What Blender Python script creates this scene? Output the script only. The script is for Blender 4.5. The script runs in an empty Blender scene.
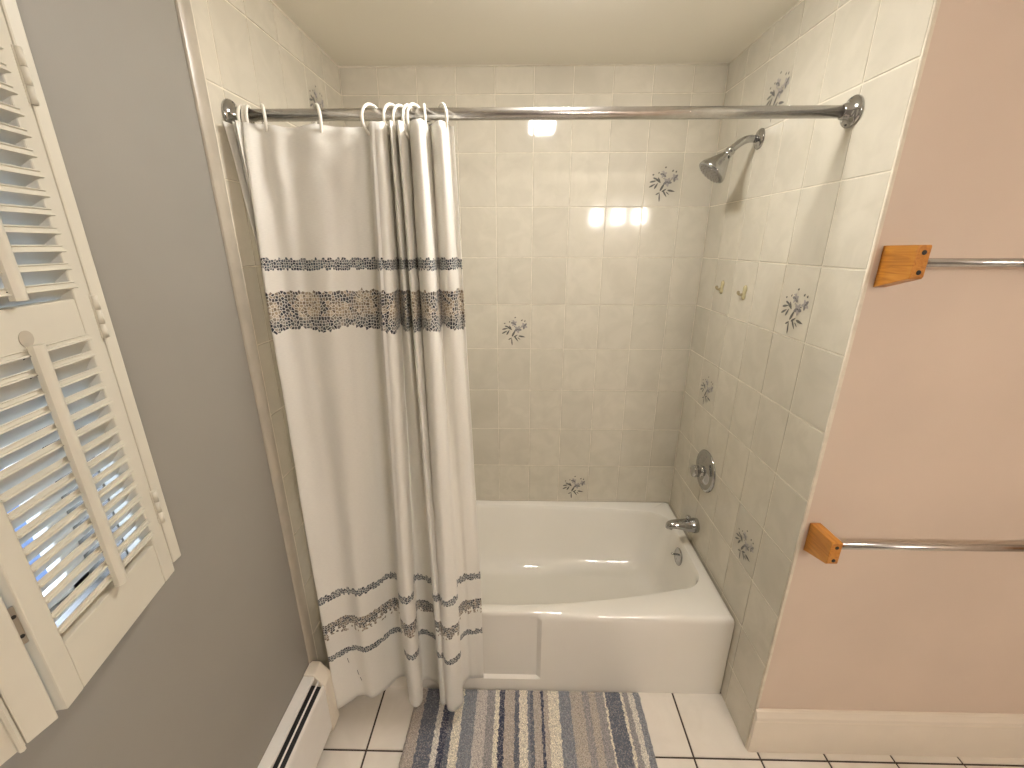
import bpy, bmesh, math, random
from mathutils import Vector, Matrix, Euler, noise

S = bpy.context.scene
COL = S.collection
R = random.Random(7)

# ------------------------------------------------------------------ camera
cam_data = bpy.data.cameras.new('camera')
cam = bpy.data.objects.new('camera', cam_data)
COL.objects.link(cam)
cam_data.sensor_fit = 'HORIZONTAL'
cam_data.sensor_width = 36.0
cam_data.lens = 423.54 / 1024 * 36.0
cam_data.clip_start = 0.02
cam.location = (0.7084, -1.9207, 1.6507)
cam.rotation_euler = (math.pi / 2 - 0.3196, 0, 0.0205)
S.camera = cam

# ------------------------------------------------------------------ world, exposure
S.view_settings.view_transform = 'Standard'
S.view_settings.look = 'None'
S.view_settings.exposure = 0.07
S.view_settings.gamma = 1.0
S.view_settings.use_curve_mapping = False
w = bpy.data.worlds.new('daylight'); S.world = w
w.use_nodes = True
bgn = w.node_tree.nodes['Background']
# overcast bright sky above the horizon, blue-grey shaded ground below it
_wt = w.node_tree
_tc = _wt.nodes.new('ShaderNodeTexCoord'); _sx = _wt.nodes.new('ShaderNodeSeparateXYZ'); _wt.links.new(_tc.outputs['Generated'], _sx.inputs[0])
_mr = _wt.nodes.new('ShaderNodeMapRange'); _wt.links.new(_sx.outputs['Z'], _mr.inputs['Value']); _mr.inputs['From Min'].default_value = 0.05; _mr.inputs['From Max'].default_value = 0.45
_mx = _wt.nodes.new('ShaderNodeMix'); _mx.data_type = 'RGBA'; _wt.links.new(_mr.outputs[0], _mx.inputs[0])
_mx.inputs[6].default_value = (0.34, 0.50, 0.95, 1); _mx.inputs[7].default_value = (9.0, 10.5, 14.0, 1)
_wt.links.new(_mx.outputs[2], bgn.inputs['Color'])
bgn.inputs['Strength'].default_value = 1.0
CEILING_LAMP = 128.0
VANITY_LAMP = 80.0
WARM = (1.0, 0.965, 0.91)
WARMER = (1.0, 0.91, 0.845)
try:
    S.cycles.max_bounces = 10
    S.cycles.diffuse_bounces = 6
    S.cycles.glossy_bounces = 5
    S.cycles.sample_clamp_indirect = 6.0
except Exception:
    pass

# ------------------------------------------------------------------ node helpers
def new_mat(name):
    m = bpy.data.materials.new(name); m.use_nodes = True
    nt = m.node_tree
    return m, nt, nt.nodes['Principled BSDF']

def nd(nt, typ, ins=None, **props):
    n = nt.nodes.new(typ)
    for k, v in props.items(): setattr(n, k, v)
    for k, v in (ins or {}).items():
        if isinstance(v, bpy.types.NodeSocket): nt.links.new(v, n.inputs[k])
        else: n.inputs[k].default_value = v
    return n

def mth(nt, op, a, b=0.0, c=0.0, clamp=False):
    return nd(nt, 'ShaderNodeMath', {0: a, 1: b, 2: c}, operation=op, use_clamp=clamp).outputs[0]

def sstep(nt, x, lo, hi):
    n = nd(nt, 'ShaderNodeMapRange', {'Value': x, 'From Min': lo, 'From Max': hi}, interpolation_type='SMOOTHSTEP')
    return n.outputs[0]

def mixc(nt, f, a, b, mode='MIX'):
    n = nt.nodes.new('ShaderNodeMix'); n.data_type = 'RGBA'; n.blend_type = mode
    for i, v in ((0, f), (6, a), (7, b)):
        if isinstance(v, bpy.types.NodeSocket): nt.links.new(v, n.inputs[i])
        else: n.inputs[i].default_value = v
    return n.outputs[2]

def ramp(nt, x, stops, interp='LINEAR'):
    n = nd(nt, 'ShaderNodeValToRGB', {0: x})
    cr = n.color_ramp; cr.interpolation = interp
    while len(cr.elements) < len(stops): cr.elements.new(0.5)
    for e, (p, c) in zip(cr.elements, stops):
        e.position = p; e.color = (*c, 1)
    return n.outputs[0]

def c4(c): return (c[0], c[1], c[2], 1.0)

def simple(name, col, rough=0.5, metal=0.0, noise_amt=0.0, noise_scale=20, bump=0.0, bump_scale=200, coat=0.0, aniso=False):
    m, nt, p = new_mat(name)
    p.inputs['Roughness'].default_value = rough
    p.inputs['Metallic'].default_value = metal
    p.inputs['Coat Weight'].default_value = coat
    tc = nd(nt, 'ShaderNodeTexCoord').outputs['Object']
    if noise_amt > 0:
        n = nd(nt, 'ShaderNodeTexNoise', {'Vector': tc, 'Scale': noise_scale, 'Detail': 4.0}).outputs[0]
        f = sstep(nt, n, 0.3, 0.7)
        lo = [c * (1 - noise_amt) for c in col]; hi = [min(1, c * (1 + noise_amt)) for c in col]
        nt.links.new(mixc(nt, f, c4(lo), c4(hi)), p.inputs['Base Color'])
    else:
        p.inputs['Base Color'].default_value = c4(col)
    if bump > 0:
        n = nd(nt, 'ShaderNodeTexNoise', {'Vector': tc, 'Scale': bump_scale, 'Detail': 3.0}).outputs[0]
        b = nd(nt, 'ShaderNodeBump', {'Strength': bump, 'Distance': 0.002, 'Height': n})
        nt.links.new(b.outputs[0], p.inputs['Normal'])
    return m

M = {}
M['paint_left'] = simple('grey_taupe_paint', (0.275, 0.258, 0.228), 0.55, noise_amt=0.03, noise_scale=3, bump=0.06, bump_scale=300)
M['paint_right'] = simple('pinkish_taupe_paint', (0.63, 0.52, 0.425), 0.55, noise_amt=0.03, noise_scale=3, bump=0.06, bump_scale=300)
M['ceiling'] = simple('ceiling_paint', (0.90, 0.865, 0.775), 0.65, bump=0.06, bump_scale=250)
M['grout'] = simple('pale_grout', (0.68, 0.63, 0.525), 0.8, noise_amt=0.06, noise_scale=40)
M['floor_grout'] = simple('brown_grout', (0.055, 0.04, 0.03), 0.85, noise_amt=0.2, noise_scale=60)
M['bullnose'] = simple('bullnose_tile', (0.42, 0.38, 0.31), 0.3, noise_amt=0.05, noise_scale=20)
M['trim_white'] = simple('cream_gloss_trim_paint', (0.78, 0.71, 0.60), 0.35, noise_amt=0.02, noise_scale=8)
M['shutter'] = simple('cream_shutter_paint', (0.60, 0.57, 0.48), 0.38, noise_amt=0.03, noise_scale=9)
M['tub'] = simple('glossy_white_enamel', (0.83, 0.80, 0.73), 0.055, noise_amt=0.012, noise_scale=4, coat=0.5)
M['chrome'] = simple('chrome', (0.46, 0.46, 0.46), 0.05, 1.0)
M['steel'] = simple('brushed_steel', (0.58, 0.56, 0.54), 0.24, 1.0, noise_amt=0.06, noise_scale=60)
M['dark'] = simple('dark_hole', (0.012, 0.011, 0.010), 0.5)
M['heater'] = simple('white_heater_enamel', (0.80, 0.77, 0.72), 0.32, noise_amt=0.02, noise_scale=10)
M['heater_cap'] = simple('cream_heater_cap', (0.78, 0.71, 0.60), 0.35, noise_amt=0.02, noise_scale=10)
M['plastic'] = simple('ivory_ring_plastic', (0.85, 0.82, 0.74), 0.3)
M['thread'] = simple('dark_thread', (0.03, 0.03, 0.04), 0.8)
M['leaf'] = simple('printed_leaf', (0.10, 0.095, 0.085), 0.3)
M['petal'] = simple('printed_petal', (0.18, 0.17, 0.17), 0.3)
M['petal_light'] = simple('printed_pale_petal', (0.32, 0.295, 0.28), 0.3)
M['hook'] = simple('amber_hook_plastic', (0.50, 0.44, 0.26), 0.25)
M['hook_dark'] = simple('amber_hook_plastic_dark', (0.30, 0.25, 0.15), 0.25)
M['nozzle'] = simple('grey_nozzle_plate', (0.30, 0.29, 0.28), 0.3, 0.6)
M['brass'] = simple('hinge_steel', (0.42, 0.39, 0.33), 0.35, 0.9)

def tile_mat(name, base, lo_mul, hi_mul, rough, tint_attr='tint', cloud=7.0, bump=0.05):
    m, nt, p = new_mat(name)
    tc = nd(nt, 'ShaderNodeTexCoord').outputs['Object']
    at = nd(nt, 'ShaderNodeAttribute', attribute_name=tint_attr)
    off = nd(nt, 'ShaderNodeVectorMath', {0: tc, 1: at.outputs['Vector']}, operation='MULTIPLY_ADD')
    nt.links.new(tc, off.inputs[2])
    off.inputs[0].default_value = (3, 5, 7)
    nt.links.new(at.outputs['Vector'], off.inputs[1])
    n = nd(nt, 'ShaderNodeTexNoise', {'Vector': off.outputs[0], 'Scale': cloud, 'Detail': 4.0, 'Roughness': 0.55, 'Distortion': 0.6}).outputs[0]
    f = sstep(nt, n, 0.28, 0.72)
    col = mixc(nt, f, c4([a * b for a, b in zip(base, lo_mul)]), c4([a * b for a, b in zip(base, hi_mul)]))
    t = mth(nt, 'MULTIPLY_ADD', at.outputs['Fac'], 0.09, 0.955)
    cc = nd(nt, 'ShaderNodeCombineColor', {0: t, 1: t, 2: t}).outputs[0]
    nt.links.new(mixc(nt, 1.0, col, cc, 'MULTIPLY'), p.inputs['Base Color'])
    p.inputs['Roughness'].default_value = rough
    bn = nd(nt, 'ShaderNodeTexNoise', {'Vector': tc, 'Scale': 14.0, 'Detail': 1.0}).outputs[0]
    b = nd(nt, 'ShaderNodeBump', {'Strength': bump, 'Distance': 0.004, 'Height': bn})
    nt.links.new(b.outputs[0], p.inputs['Normal'])
    return m
M['wall_tile'] = tile_mat('glazed_wall_tile', (0.585, 0.545, 0.455), (0.94, 0.94, 0.93), (1.04, 1.04, 1.04), 0.07, bump=0.02)
M['floor_tile'] = tile_mat('cream_floor_tile', (0.80, 0.745, 0.665), (0.96, 0.955, 0.945), (1.03, 1.03, 1.03), 0.16, bump=0.03)

# ---- orange oak
m, nt, p = new_mat('orange_varnished_wood')
tc = nd(nt, 'ShaderNodeTexCoord').outputs['Object']
mp = nd(nt, 'ShaderNodeMapping', {'Vector': tc, 'Scale': (60, 6, 60)}).outputs[0]
n1 = nd(nt, 'ShaderNodeTexNoise', {'Vector': mp, 'Scale': 1.5, 'Detail': 5.0, 'Distortion': 1.2}).outputs[0]
nt.links.new(ramp(nt, n1, [(0.25, (0.30, 0.105, 0.012)), (0.5, (0.46, 0.18, 0.022)), (0.75, (0.56, 0.25, 0.04))]), p.inputs['Base Color'])
p.inputs['Roughness'].default_value = 0.3
M['wood'] = m

# ---- lamp glass
def lamp_mat(name, col, strength):
    m, nt, p = new_mat(name)
    p.inputs['Base Color'].default_value = (0.9, 0.88, 0.8, 1)
    p.inputs['Emission Color'].default_value = c4(col)
    p.inputs['Emission Strength'].default_value = strength
    return m
M['lamp'] = lamp_mat('lit_ceiling_glass', WARM, CEILING_LAMP)
M['lamp_vanity'] = lamp_mat('lit_vanity_glass', WARMER, VANITY_LAMP)

# ---- window glass
m, nt, p = new_mat('window_glass')
out = nt.nodes['Material Output']
tr = nd(nt, 'ShaderNodeBsdfTransparent', {'Color': (0.93, 0.96, 0.97, 1)})
gl = nd(nt, 'ShaderNodeBsdfGlossy', {'Roughness': 0.02})
lw = nd(nt, 'ShaderNodeLayerWeight', {'Blend': 0.5})
fr = mth(nt, 'MULTIPLY_ADD', mth(nt, 'POWER', lw.outputs['Facing'], 5.0), 0.6, 0.04)
mx = nd(nt, 'ShaderNodeMixShader', {0: fr, 1: tr.outputs[0], 2: gl.outputs[0]})
nt.links.new(mx.outputs[0], out.inputs[0])
M['glass'] = m

# ---- curtain cloth with woven pebble bands (uv: metres across the cloth, metres above the floor)
m, nt, p = new_mat('cream_satin_curtain')
uv = nd(nt, 'ShaderNodeUVMap', uv_map='UVMap').outputs[0]
sp = nd(nt, 'ShaderNodeSeparateXYZ', {0: uv})
U, V = sp.outputs[0], sp.outputs[1]
cloth = (0.88, 0.86, 0.80)
def pebbles(scale, rnd, gap_lo, gap_hi):
    vo = nd(nt, 'ShaderNodeTexVoronoi', {'Vector': uv, 'Scale': scale, 'Randomness': rnd}, feature='F1', voronoi_dimensions='2D')
    ve = nd(nt, 'ShaderNodeTexVoronoi', {'Vector': uv, 'Scale': scale, 'Randomness': rnd}, feature='DISTANCE_TO_EDGE', voronoi_dimensions='2D')
    cellv = nd(nt, 'ShaderNodeSeparateColor', {0: vo.outputs['Color']}).outputs[0]
    body = sstep(nt, ve.outputs['Distance'], gap_lo, gap_hi)
    vpos = nd(nt, 'ShaderNodeSeparateXYZ', {0: vo.outputs['Position']}).outputs[1]
    upos = nd(nt, 'ShaderNodeSeparateXYZ', {0: vo.outputs['Position']}).outputs[0]
    return cellv, body, upos, vpos
slate = [(0.0, (0.012, 0.015, 0.028)), (0.35, (0.030, 0.040, 0.060)), (0.6, (0.075, 0.10, 0.12)), (0.85, (0.15, 0.17, 0.18)), (1.0, (0.32, 0.32, 0.29))]
mixed = [(0.0, (0.014, 0.016, 0.03)), (0.35, (0.04, 0.042, 0.055)), (0.6, (0.12, 0.105, 0.085)), (0.85, (0.30, 0.245, 0.18)), (1.0, (0.5, 0.42, 0.32))]
sand = [(0.0, (0.13, 0.10, 0.07)), (0.4, (0.32, 0.26, 0.18)), (0.8, (0.50, 0.42, 0.31)), (1.0, (0.66, 0.58, 0.46))]
def inband(vpos, lo, hi):
    a = mth(nt, 'GREATER_THAN', vpos, lo); b = mth(nt, 'LESS_THAN', vpos, hi)
    return mth(nt, 'MULTIPLY', a, b)
col = c4(cloth)
weave = nd(nt, 'ShaderNodeTexNoise', {'Vector': nd(nt, 'ShaderNodeMapping', {'Vector': uv, 'Scale': (30, 260, 1)}).outputs[0], 'Scale': 3.0, 'Detail': 3.0}).outputs[0]
col = mixc(nt, sstep(nt, weave, 0.3, 0.7), c4([c * 0.965 for c in cloth]), c4([c * 1.02 for c in cloth]))
# fine pebbles used by the narrow bands
cv, body, up_, vp_ = pebbles(150.0, 0.7, 0.03, 0.12)
pal = ramp(nt, cv, slate)
col = mixc(nt, mth(nt, 'MULTIPLY', inband(vp_, 1.588, 1.615), body), col, pal)
cv2, body2, up2, vp2 = pebbles(120.0, 0.85, 0.03, 0.12)
narrow = mth(nt, 'MAXIMUM', inband(vp2, 0.553, 0.578), inband(vp2, 0.307, 0.331))
col = mixc(nt, mth(nt, 'MULTIPLY', narrow, body2), col, ramp(nt, cv2, slate))
# ragged lower middle band: pebbles thin out
keep = mth(nt, 'GREATER_THAN', cv2, mth(nt, 'MULTIPLY', sstep(nt, vp2, 0.445, 0.402), 0.8))
rag = mth(nt, 'MULTIPLY', inband(vp2, 0.404, 0.466), keep)
col = mixc(nt, mth(nt, 'MULTIPLY', rag, body2), col, ramp(nt, cv2, mixed))
# wide band of shells and pebbles
big = nd(nt, 'ShaderNodeTexVoronoi', {'Vector': nd(nt, 'ShaderNodeMapping', {'Vector': uv, 'Location': (0.02, -1.455, 0), 'Scale': (1, 0.75, 1)}).outputs[0], 'Scale': 11.0, 'Randomness': 0.35}, feature='F1', voronoi_dimensions='2D')
shell = sstep(nt, big.outputs['Distance'], 0.43, 0.33)
upper = sstep(nt, vp2, 1.445, 1.475)
shell = mth(nt, 'MULTIPLY', shell, upper)
wav = mth(nt, 'SINE', mth(nt, 'MULTIPLY', up2, 42.0))
lowlim = mth(nt, 'MULTIPLY_ADD', wav, 0.006, 1.432)
wide = mth(nt, 'MULTIPLY', mth(nt, 'GREATER_THAN', vp2, lowlim), mth(nt, 'LESS_THAN', vp2, 1.534))
palw = mixc(nt, shell, ramp(nt, cv2, mixed), ramp(nt, cv2, sand))
bluer = sstep(nt, vp2, 1.475, 1.455)
palw = mixc(nt, mth(nt, 'MULTIPLY', bluer, 0.6), palw, ramp(nt, cv2, slate))
col = mixc(nt, mth(nt, 'MULTIPLY', wide, body2), col, palw)
nt.links.new(col, p.inputs['Base Color'])
p.inputs['Roughness'].default_value = 0.42
p.inputs['Sheen Weight'].default_value = 0.15
bmp = nd(nt, 'ShaderNodeBump', {'Strength': 0.12, 'Distance': 0.001, 'Height': weave})
nt.links.new(bmp.outputs[0], p.inputs['Normal'])
tl = nd(nt, 'ShaderNodeBsdfTranslucent', {'Color': col})
mx = nd(nt, 'ShaderNodeMixShader', {0: 0.16, 1: p.outputs[0], 2: tl.outputs[0]})
nt.links.new(mx.outputs[0], nt.nodes['Material Output'].inputs[0])
M['curtain'] = m

# ---- striped chenille rug
m, nt, p = new_mat('striped_chenille')
tc = nd(nt, 'ShaderNodeTexCoord').outputs['Object']
sx = nd(nt, 'ShaderNodeSeparateXYZ', {0: tc})
j1 = nd(nt, 'ShaderNodeTexNoise', {'Vector': tc, 'Scale': 90.0, 'Detail': 2.0}).outputs[0]
xj = mth(nt, 'MULTIPLY_ADD', mth(nt, 'SUBTRACT', j1, 0.5), 0.016, sx.outputs[0])
f = nd(nt, 'ShaderNodeMapRange', {'Value': xj, 'From Min': 0.0, 'From Max': 0.862}).outputs[0]
CR = (0.76, 0.70, 0.57); BG = (0.45, 0.39, 0.33); SL = (0.115, 0.125, 0.155); NV = (0.035, 0.042, 0.08)
GR = (0.30, 0.285, 0.28); GB = (0.21, 0.225, 0.25); LC = (0.54, 0.49, 0.45); WH = (0.70, 0.66, 0.58)
pxs = [(20, BG), (65, SL), (120, WH), (140, NV), (162, SL), (180, CR), (210, GB), (258, LC), (300, GR), (330, CR), (345, NV), (368, BG),
       (405, SL), (420, CR), (450, GB), (462, SL), (475, BG), (500, NV), (512, BG), (527, CR), (570, GB), (612, BG), (660, GR), (685, BG),
       (712, GR), (740, CR), (747, SL), (805, CR), (815, GR), (835, WH), (855, GB)]
f32 = [((x - 20) / 865.0, c) for x, c in pxs]
h1 = f32[:16]; h2 = f32[16:]
r1 = ramp(nt, f, h1, 'CONSTANT'); r2 = ramp(nt, f, [(0.0, h2[0][1])] + h2[1:], 'CONSTANT')
col = mixc(nt, mth(nt, 'GREATER_THAN', f, h2[0][0]), r1, r2)
sp1 = nd(nt, 'ShaderNodeTexNoise', {'Vector': tc, 'Scale': 420.0, 'Detail': 2.0}).outputs[0]
k = mth(nt, 'MULTIPLY_ADD', sstep(nt, sp1, 0.3, 0.7), 0.9, 0.55)
kk = nd(nt, 'ShaderNodeCombineColor', {0: k, 1: k, 2: k}).outputs[0]
col = mixc(nt, 1.0, col, kk, 'MULTIPLY')
sp2 = nd(nt, 'ShaderNodeTexVoronoi', {'Vector': tc, 'Scale': 330.0}, feature='F1')
cv_ = nd(nt, 'ShaderNodeSeparateColor', {0: sp2.outputs['Color']})
col = mixc(nt, mth(nt, 'MULTIPLY', mth(nt, 'GREATER_THAN', cv_.outputs[0], 0.75), 0.38), col, c4(LC))
col = mixc(nt, mth(nt, 'MULTIPLY', mth(nt, 'GREATER_THAN', cv_.outputs[1], 0.80), 0.38), col, c4(SL))
nt.links.new(col, p.inputs['Base Color'])
p.inputs['Roughness'].default_value = 0.95
p.inputs['Sheen Weight'].default_value = 0.3
M['rug'] = m

# ------------------------------------------------------------------ mesh helpers
class MB:
    def __init__(s):
        s.bm = bmesh.new(); s.tint = s.bm.verts.layers.float_color.new('tint')
    def face(s, pts, mi=0, smooth=False, tint=None):
        vs = [s.bm.verts.new(p) for p in pts]
        if tint is not None:
            for v in vs: v[s.tint] = (tint, tint, tint, 1)
        f = s.bm.faces.new(vs); f.material_index = mi; f.smooth = smooth
        return f
    def box(s, a, b, mi=0, mat=None):
        x0, y0, z0 = a; x1, y1, z1 = b
        P = [Vector(q) for q in ((x0, y0, z0), (x1, y0, z0), (x1, y1, z0), (x0, y1, z0), (x0, y0, z1), (x1, y0, z1), (x1, y1, z1), (x0, y1, z1))]
        if mat is not None: P = [mat @ q for q in P]
        vs = [s.bm.verts.new(q) for q in P]
        for idx in ((3, 2, 1, 0), (4, 5, 6, 7), (0, 1, 5, 4), (1, 2, 6, 5), (2, 3, 7, 6), (3, 0, 4, 7)):
            f = s.bm.faces.new([vs[i] for i in idx]); f.material_index = mi
    def rings(s, rings, mi=0, smooth=True, cap0=True, cap1=True, closed=True):
        RR = [[s.bm.verts.new(p) for p in r] for r in rings]
        n = len(RR[0])
        for a, b in zip(RR, RR[1:]):
            for i in range(n if closed else n - 1):
                j = (i + 1) % n
                f = s.bm.faces.new((a[i], a[j], b[j], b[i])); f.smooth = smooth; f.material_index = mi
        if cap0: f = s.bm.faces.new(list(reversed(RR[0]))); f.material_index = mi; f.smooth = smooth
        if cap1: f = s.bm.faces.new(RR[-1]); f.material_index = mi; f.smooth = smooth
    def lathe(s, origin, axis, prof, n=32, mi=0, cap0=True, cap1=True):
        ax = Vector(axis).normalized(); q = ax.to_track_quat('Z', 'Y'); o = Vector(origin)
        rs = []
        for h, r in prof:
            rs.append([o + q @ Vector((max(r, 1e-5) * math.cos(2 * math.pi * i / n), max(r, 1e-5) * math.sin(2 * math.pi * i / n), h)) for i in range(n)])
        s.rings(rs, mi, True, cap0, cap1)
    def tube(s, pts, rad, n=12, mi=0, closed=False):
        pts = [Vector(p) for p in pts]; N = len(pts); rs = []
        rads = rad if isinstance(rad, (list, tuple)) else [rad] * N
        up = None
        for i, p in enumerate(pts):
            if closed: t = pts[(i + 1) % N] - pts[i - 1]
            else: t = pts[min(i + 1, N - 1)] - pts[max(i - 1, 0)]
            t.normalize()
            if up is None:
                up = Vector((0, 0, 1)) if abs(t.z) < 0.9 else Vector((1, 0, 0))
            b = t.cross(up).normalized(); up = b.cross(t).normalized()
            rs.append([p + rads[i] * (math.cos(2 * math.pi * k / n) * b + math.sin(2 * math.pi * k / n) * up) for k in range(n)])
        if closed: rs.append(rs[0]); s.rings(rs, mi, True, False, False); bmesh.ops.remove_doubles(s.bm, verts=s.bm.verts, dist=1e-6)
        else: s.rings(rs, mi)
    def prism(s, prof, frame, length, mi=0, smooth=False, caps=True):
        # prof: 2D points; frame: (origin, u, v, w) ; extruded along w
        o, u, v, wv = [Vector(q) for q in frame]
        a = [o + u * x + v * y for x, y in prof]; b = [q + wv * length for q in a]
        s.rings([a, b], mi, smooth, caps, caps)
    def build(s, name, mats, parent=None, smooth=None, bevel=0.0, seg=2, subsurf=0):
        me = bpy.data.meshes.new(name)
        bmesh.ops.recalc_face_normals(s.bm, faces=s.bm.faces)
        s.bm.to_mesh(me); s.bm.free()
        for q in (mats if isinstance(mats, (list, tuple)) else [mats]): me.materials.append(M[q])
        o = bpy.data.objects.new(name, me); COL.objects.link(o)
        if smooth is not None:
            me.polygons.foreach_set('use_smooth', [smooth] * len(me.polygons))
        if parent is not None: o.parent = parent
        if bevel > 0:
            md = o.modifiers.new('bevel', 'BEVEL'); md.width = bevel; md.segments = seg; md.limit_method = 'ANGLE'; md.angle_limit = math.radians(40); md.harden_normals = False
        if subsurf:
            md = o.modifiers.new('sub', 'SUBSURF'); md.levels = subsurf; md.render_levels = subsurf
        return o

def shade_angle(o, deg=35):
    me = o.data
    me.polygons.foreach_set('use_smooth', [True] * len(me.polygons))
    try: me.set_sharp_from_angle(angle=math.radians(deg))
    except Exception: pass
    return o

def thing(name, label, cat, loc=(0, 0, 0), rotz=0, group=None):
    o = bpy.data.objects.new(name, None); COL.objects.link(o); o.empty_display_size = 0.05
    o.location = loc; o.rotation_euler = (0, 0, rotz); o['label'] = label; o['category'] = cat
    if group: o['group'] = group
    return o
def tag(o, label, cat, group=None):
    o['label'] = label; o['category'] = cat
    if group: o['group'] = group
    return o
def struct(o):
    o['kind'] = 'structure'; return o

# ------------------------------------------------------------------ room dimensions
W = 1.491          # tiled alcove width
D = 0.913          # depth of right alcove wall
H = 2.2985
TW, TH = 0.1524, 0.2032
XR, YB = 2.75, -3.15     # far right wall, wall behind the camera
rows = [H, 2.2036] + [2.2036 - TH * i for i in range(1, 12)]
rows[-1] = 0.0 if rows[-1] < 0.03 else rows[-1]
if rows[-1] > 0: rows.append(0.0)

def tiles(mb, origin, u, v, n, ue, ve, mi, gap=0.0026, h=0.003, inset=0.0016, skip=None, wob=0.00010):
    o, u, v, n = [Vector(q) for q in (origin, u, v, n)]
    for a0, a1 in zip(ue, ue[1:]):
        for b0, b1 in zip(ve, ve[1:]):
            x0, x1 = sorted((a0, a1)); y0, y1 = sorted((b0, b1))
            x0 += gap / 2; x1 -= gap / 2; y0 += gap / 2; y1 -= gap / 2
            if x1 - x0 < 0.006 or y1 - y0 < 0.006: continue
            if skip and skip((x0 + x1) / 2, (y0 + y1) / 2): continue
            t = R.random(); tu, tv = R.uniform(-wob, wob), R.uniform(-wob, wob)
            lo = [(x0, y0), (x1, y0), (x1, y1), (x0, y1)]
            hi = [(x0 + inset, y0 + inset), (x1 - inset, y0 + inset), (x1 - inset, y1 - inset), (x0 + inset, y1 - inset)]
            sg = [(-1, -1), (1, -1), (1, 1), (-1, 1)]
            L = [mb.bm.verts.new(o + u * x + v * y - n * h) for x, y in lo]
            T = [mb.bm.verts.new(o + u * x + v * y + n * (p * tu + q * tv)) for (x, y), (p, q) in zip(hi, sg)]
            for q in L + T: q[mb.tint] = (t, t, t, 1)
            for i in range(4):
                f = mb.bm.faces.new((L[i], L[(i + 1) % 4], T[(i + 1) % 4], T[i])); f.material_index = mi
            f = mb.bm.faces.new(T); f.material_index = mi

# printed flower sprig: leaf shapes (cx, cy, length, width, angle deg, kind) in metres
SP = []
def _px(px, py, ln, wd, ang, kind): SP.append(((px - 740) * .00052, -(py - 128) * .00052, ln * .00052, wd * .00052, ang, kind))
for a in ((648, 148, 50, 13, 28, 0), (652, 118, 50, 13, 12, 0), (678, 150, 46, 14, 60, 0), (690, 112, 54, 14, -38, 0), (668, 98, 34, 12, -20, 0),
          (700, 108, 40, 11, -58, 0), (728, 158, 62, 17, 62, 0), (712, 232, 62, 11, 94, 0), (697, 206, 34, 10, 30, 0), (752, 208, 54, 12, -55, 0), (745, 182, 40, 12, 32, 0), (800, 186, 56, 15, -10, 0),
          (775, 205, 30, 8, -40, 0)): _px(*a)
for fx, fy, s_ in ((730, 68, 1.0), (764, 122, 1.25), (820, 92, 1.1)):
    for kq in range(5):
        an = 90 + 72 * kq + fx
        _px(fx + 15 * s_ * math.cos(math.radians(an)), fy - 15 * s_ * math.sin(math.radians(an)), 27 * s_, 17 * s_, an, 1 if kq % 2 else 2)
    _px(fx, fy, 10, 9, 0, 0)
for a in ((650, 70, 15, 11, 20, 0), (692, 56, 13, 10, 60, 0), (742, 18, 15, 11, 30, 0), (800, 42, 17, 11, 50, 0), (826, 48, 15, 11, 60, 0), (716, 48, 10, 8, 0, 2), (735, 95, 12, 5, 70, 0), (790, 108, 18, 5, 20, 0)): _px(*a)

def sprig(mb, origin, u, v, n, mi0, flip=1, sc=1.0):
    o, u, v, n = [Vector(q) for q in (origin, u, v, n)]
    o = o + n * 0.0011
    lift = 0
    for cx, cy, ln, wd, ang, kind in SP:
        ca, sa = math.cos(math.radians(ang)), math.sin(math.radians(ang)); pts = []
        for k in range(10):
            t = 2 * math.pi * k / 10
            ex = math.cos(t) * ln / 2; ey = math.sin(t) * wd / 2 * (1 - 0.35 * math.cos(t))
            if kind == 0 and k in (0, 5): ex *= 1.15
            x = (cx + ca * ex - sa * ey) * sc * flip; y = (cy + sa * ex + ca * ey) * sc
            pts.append(o + u * x + v * y + n * lift)
        lift += 0.000004
        mb.face(pts, mi0 + kind)

def grid_edges(a, b, step): return [a + step * i for i in range(int(round((b - a) / step)) + 1)]

# ------------------------------------------------------------------ back wall
MATS_T = ['grout', 'wall_tile', 'leaf', 'petal', 'petal_light']
mb = MB()
mb.box((-0.12, 0.0022, 0), (W + 0.12, 0.12, H), 0)
ue = [0.0] + [0.1456 + TW * k for k in range(9)] + [W]
tiles(mb, (0, 0, 0), (1, 0, 0), (0, 0, 1), (0, -1, 0), ue, rows, 1)
for x, z in ((1.293, 1.888), (0.683, 1.276), (0.992, 0.461), (0.388, 2.110)):
    sprig(mb, (x, 0, z), (1, 0, 0), (0, 0, 1), (0, -1, 0), 2)
struct(mb.build('wall_back', MATS_T))

# ------------------------------------------------------------------ right partition: tiled inner face, painted front face
mb = MB()
mb.box((W + 0.0022, -D + 0.0035, 0), (XR, 0.12, H), 5)
mb.box((W + 0.0018, -D + 0.001, 0), (W + 0.012, 0.0, H), 0)
ue = [-TW * k for k in range(6)] + [-D + 0.001]
tiles(mb, (W, 0, 0), (0, 1, 0), (0, 0, 1), (-1, 0, 0), ue, rows, 1)
mb.tube([(W + 0.0035, -D + 0.0025, 0.0), (W + 0.0035, -D + 0.0025, H)], 0.0026, 8, 0)   # pale bead along the outer corner
for y, z in ((-0.394, 2.085), (-0.690, 1.472), (-0.227, 1.069), (-0.684, 0.659)):
    sprig(mb, (W, y, z), (0, -1, 0), (0, 0, 1), (-1, 0, 0), 2)
struct(mb.build('wall_partition', MATS_T + ['paint_right']))

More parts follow.
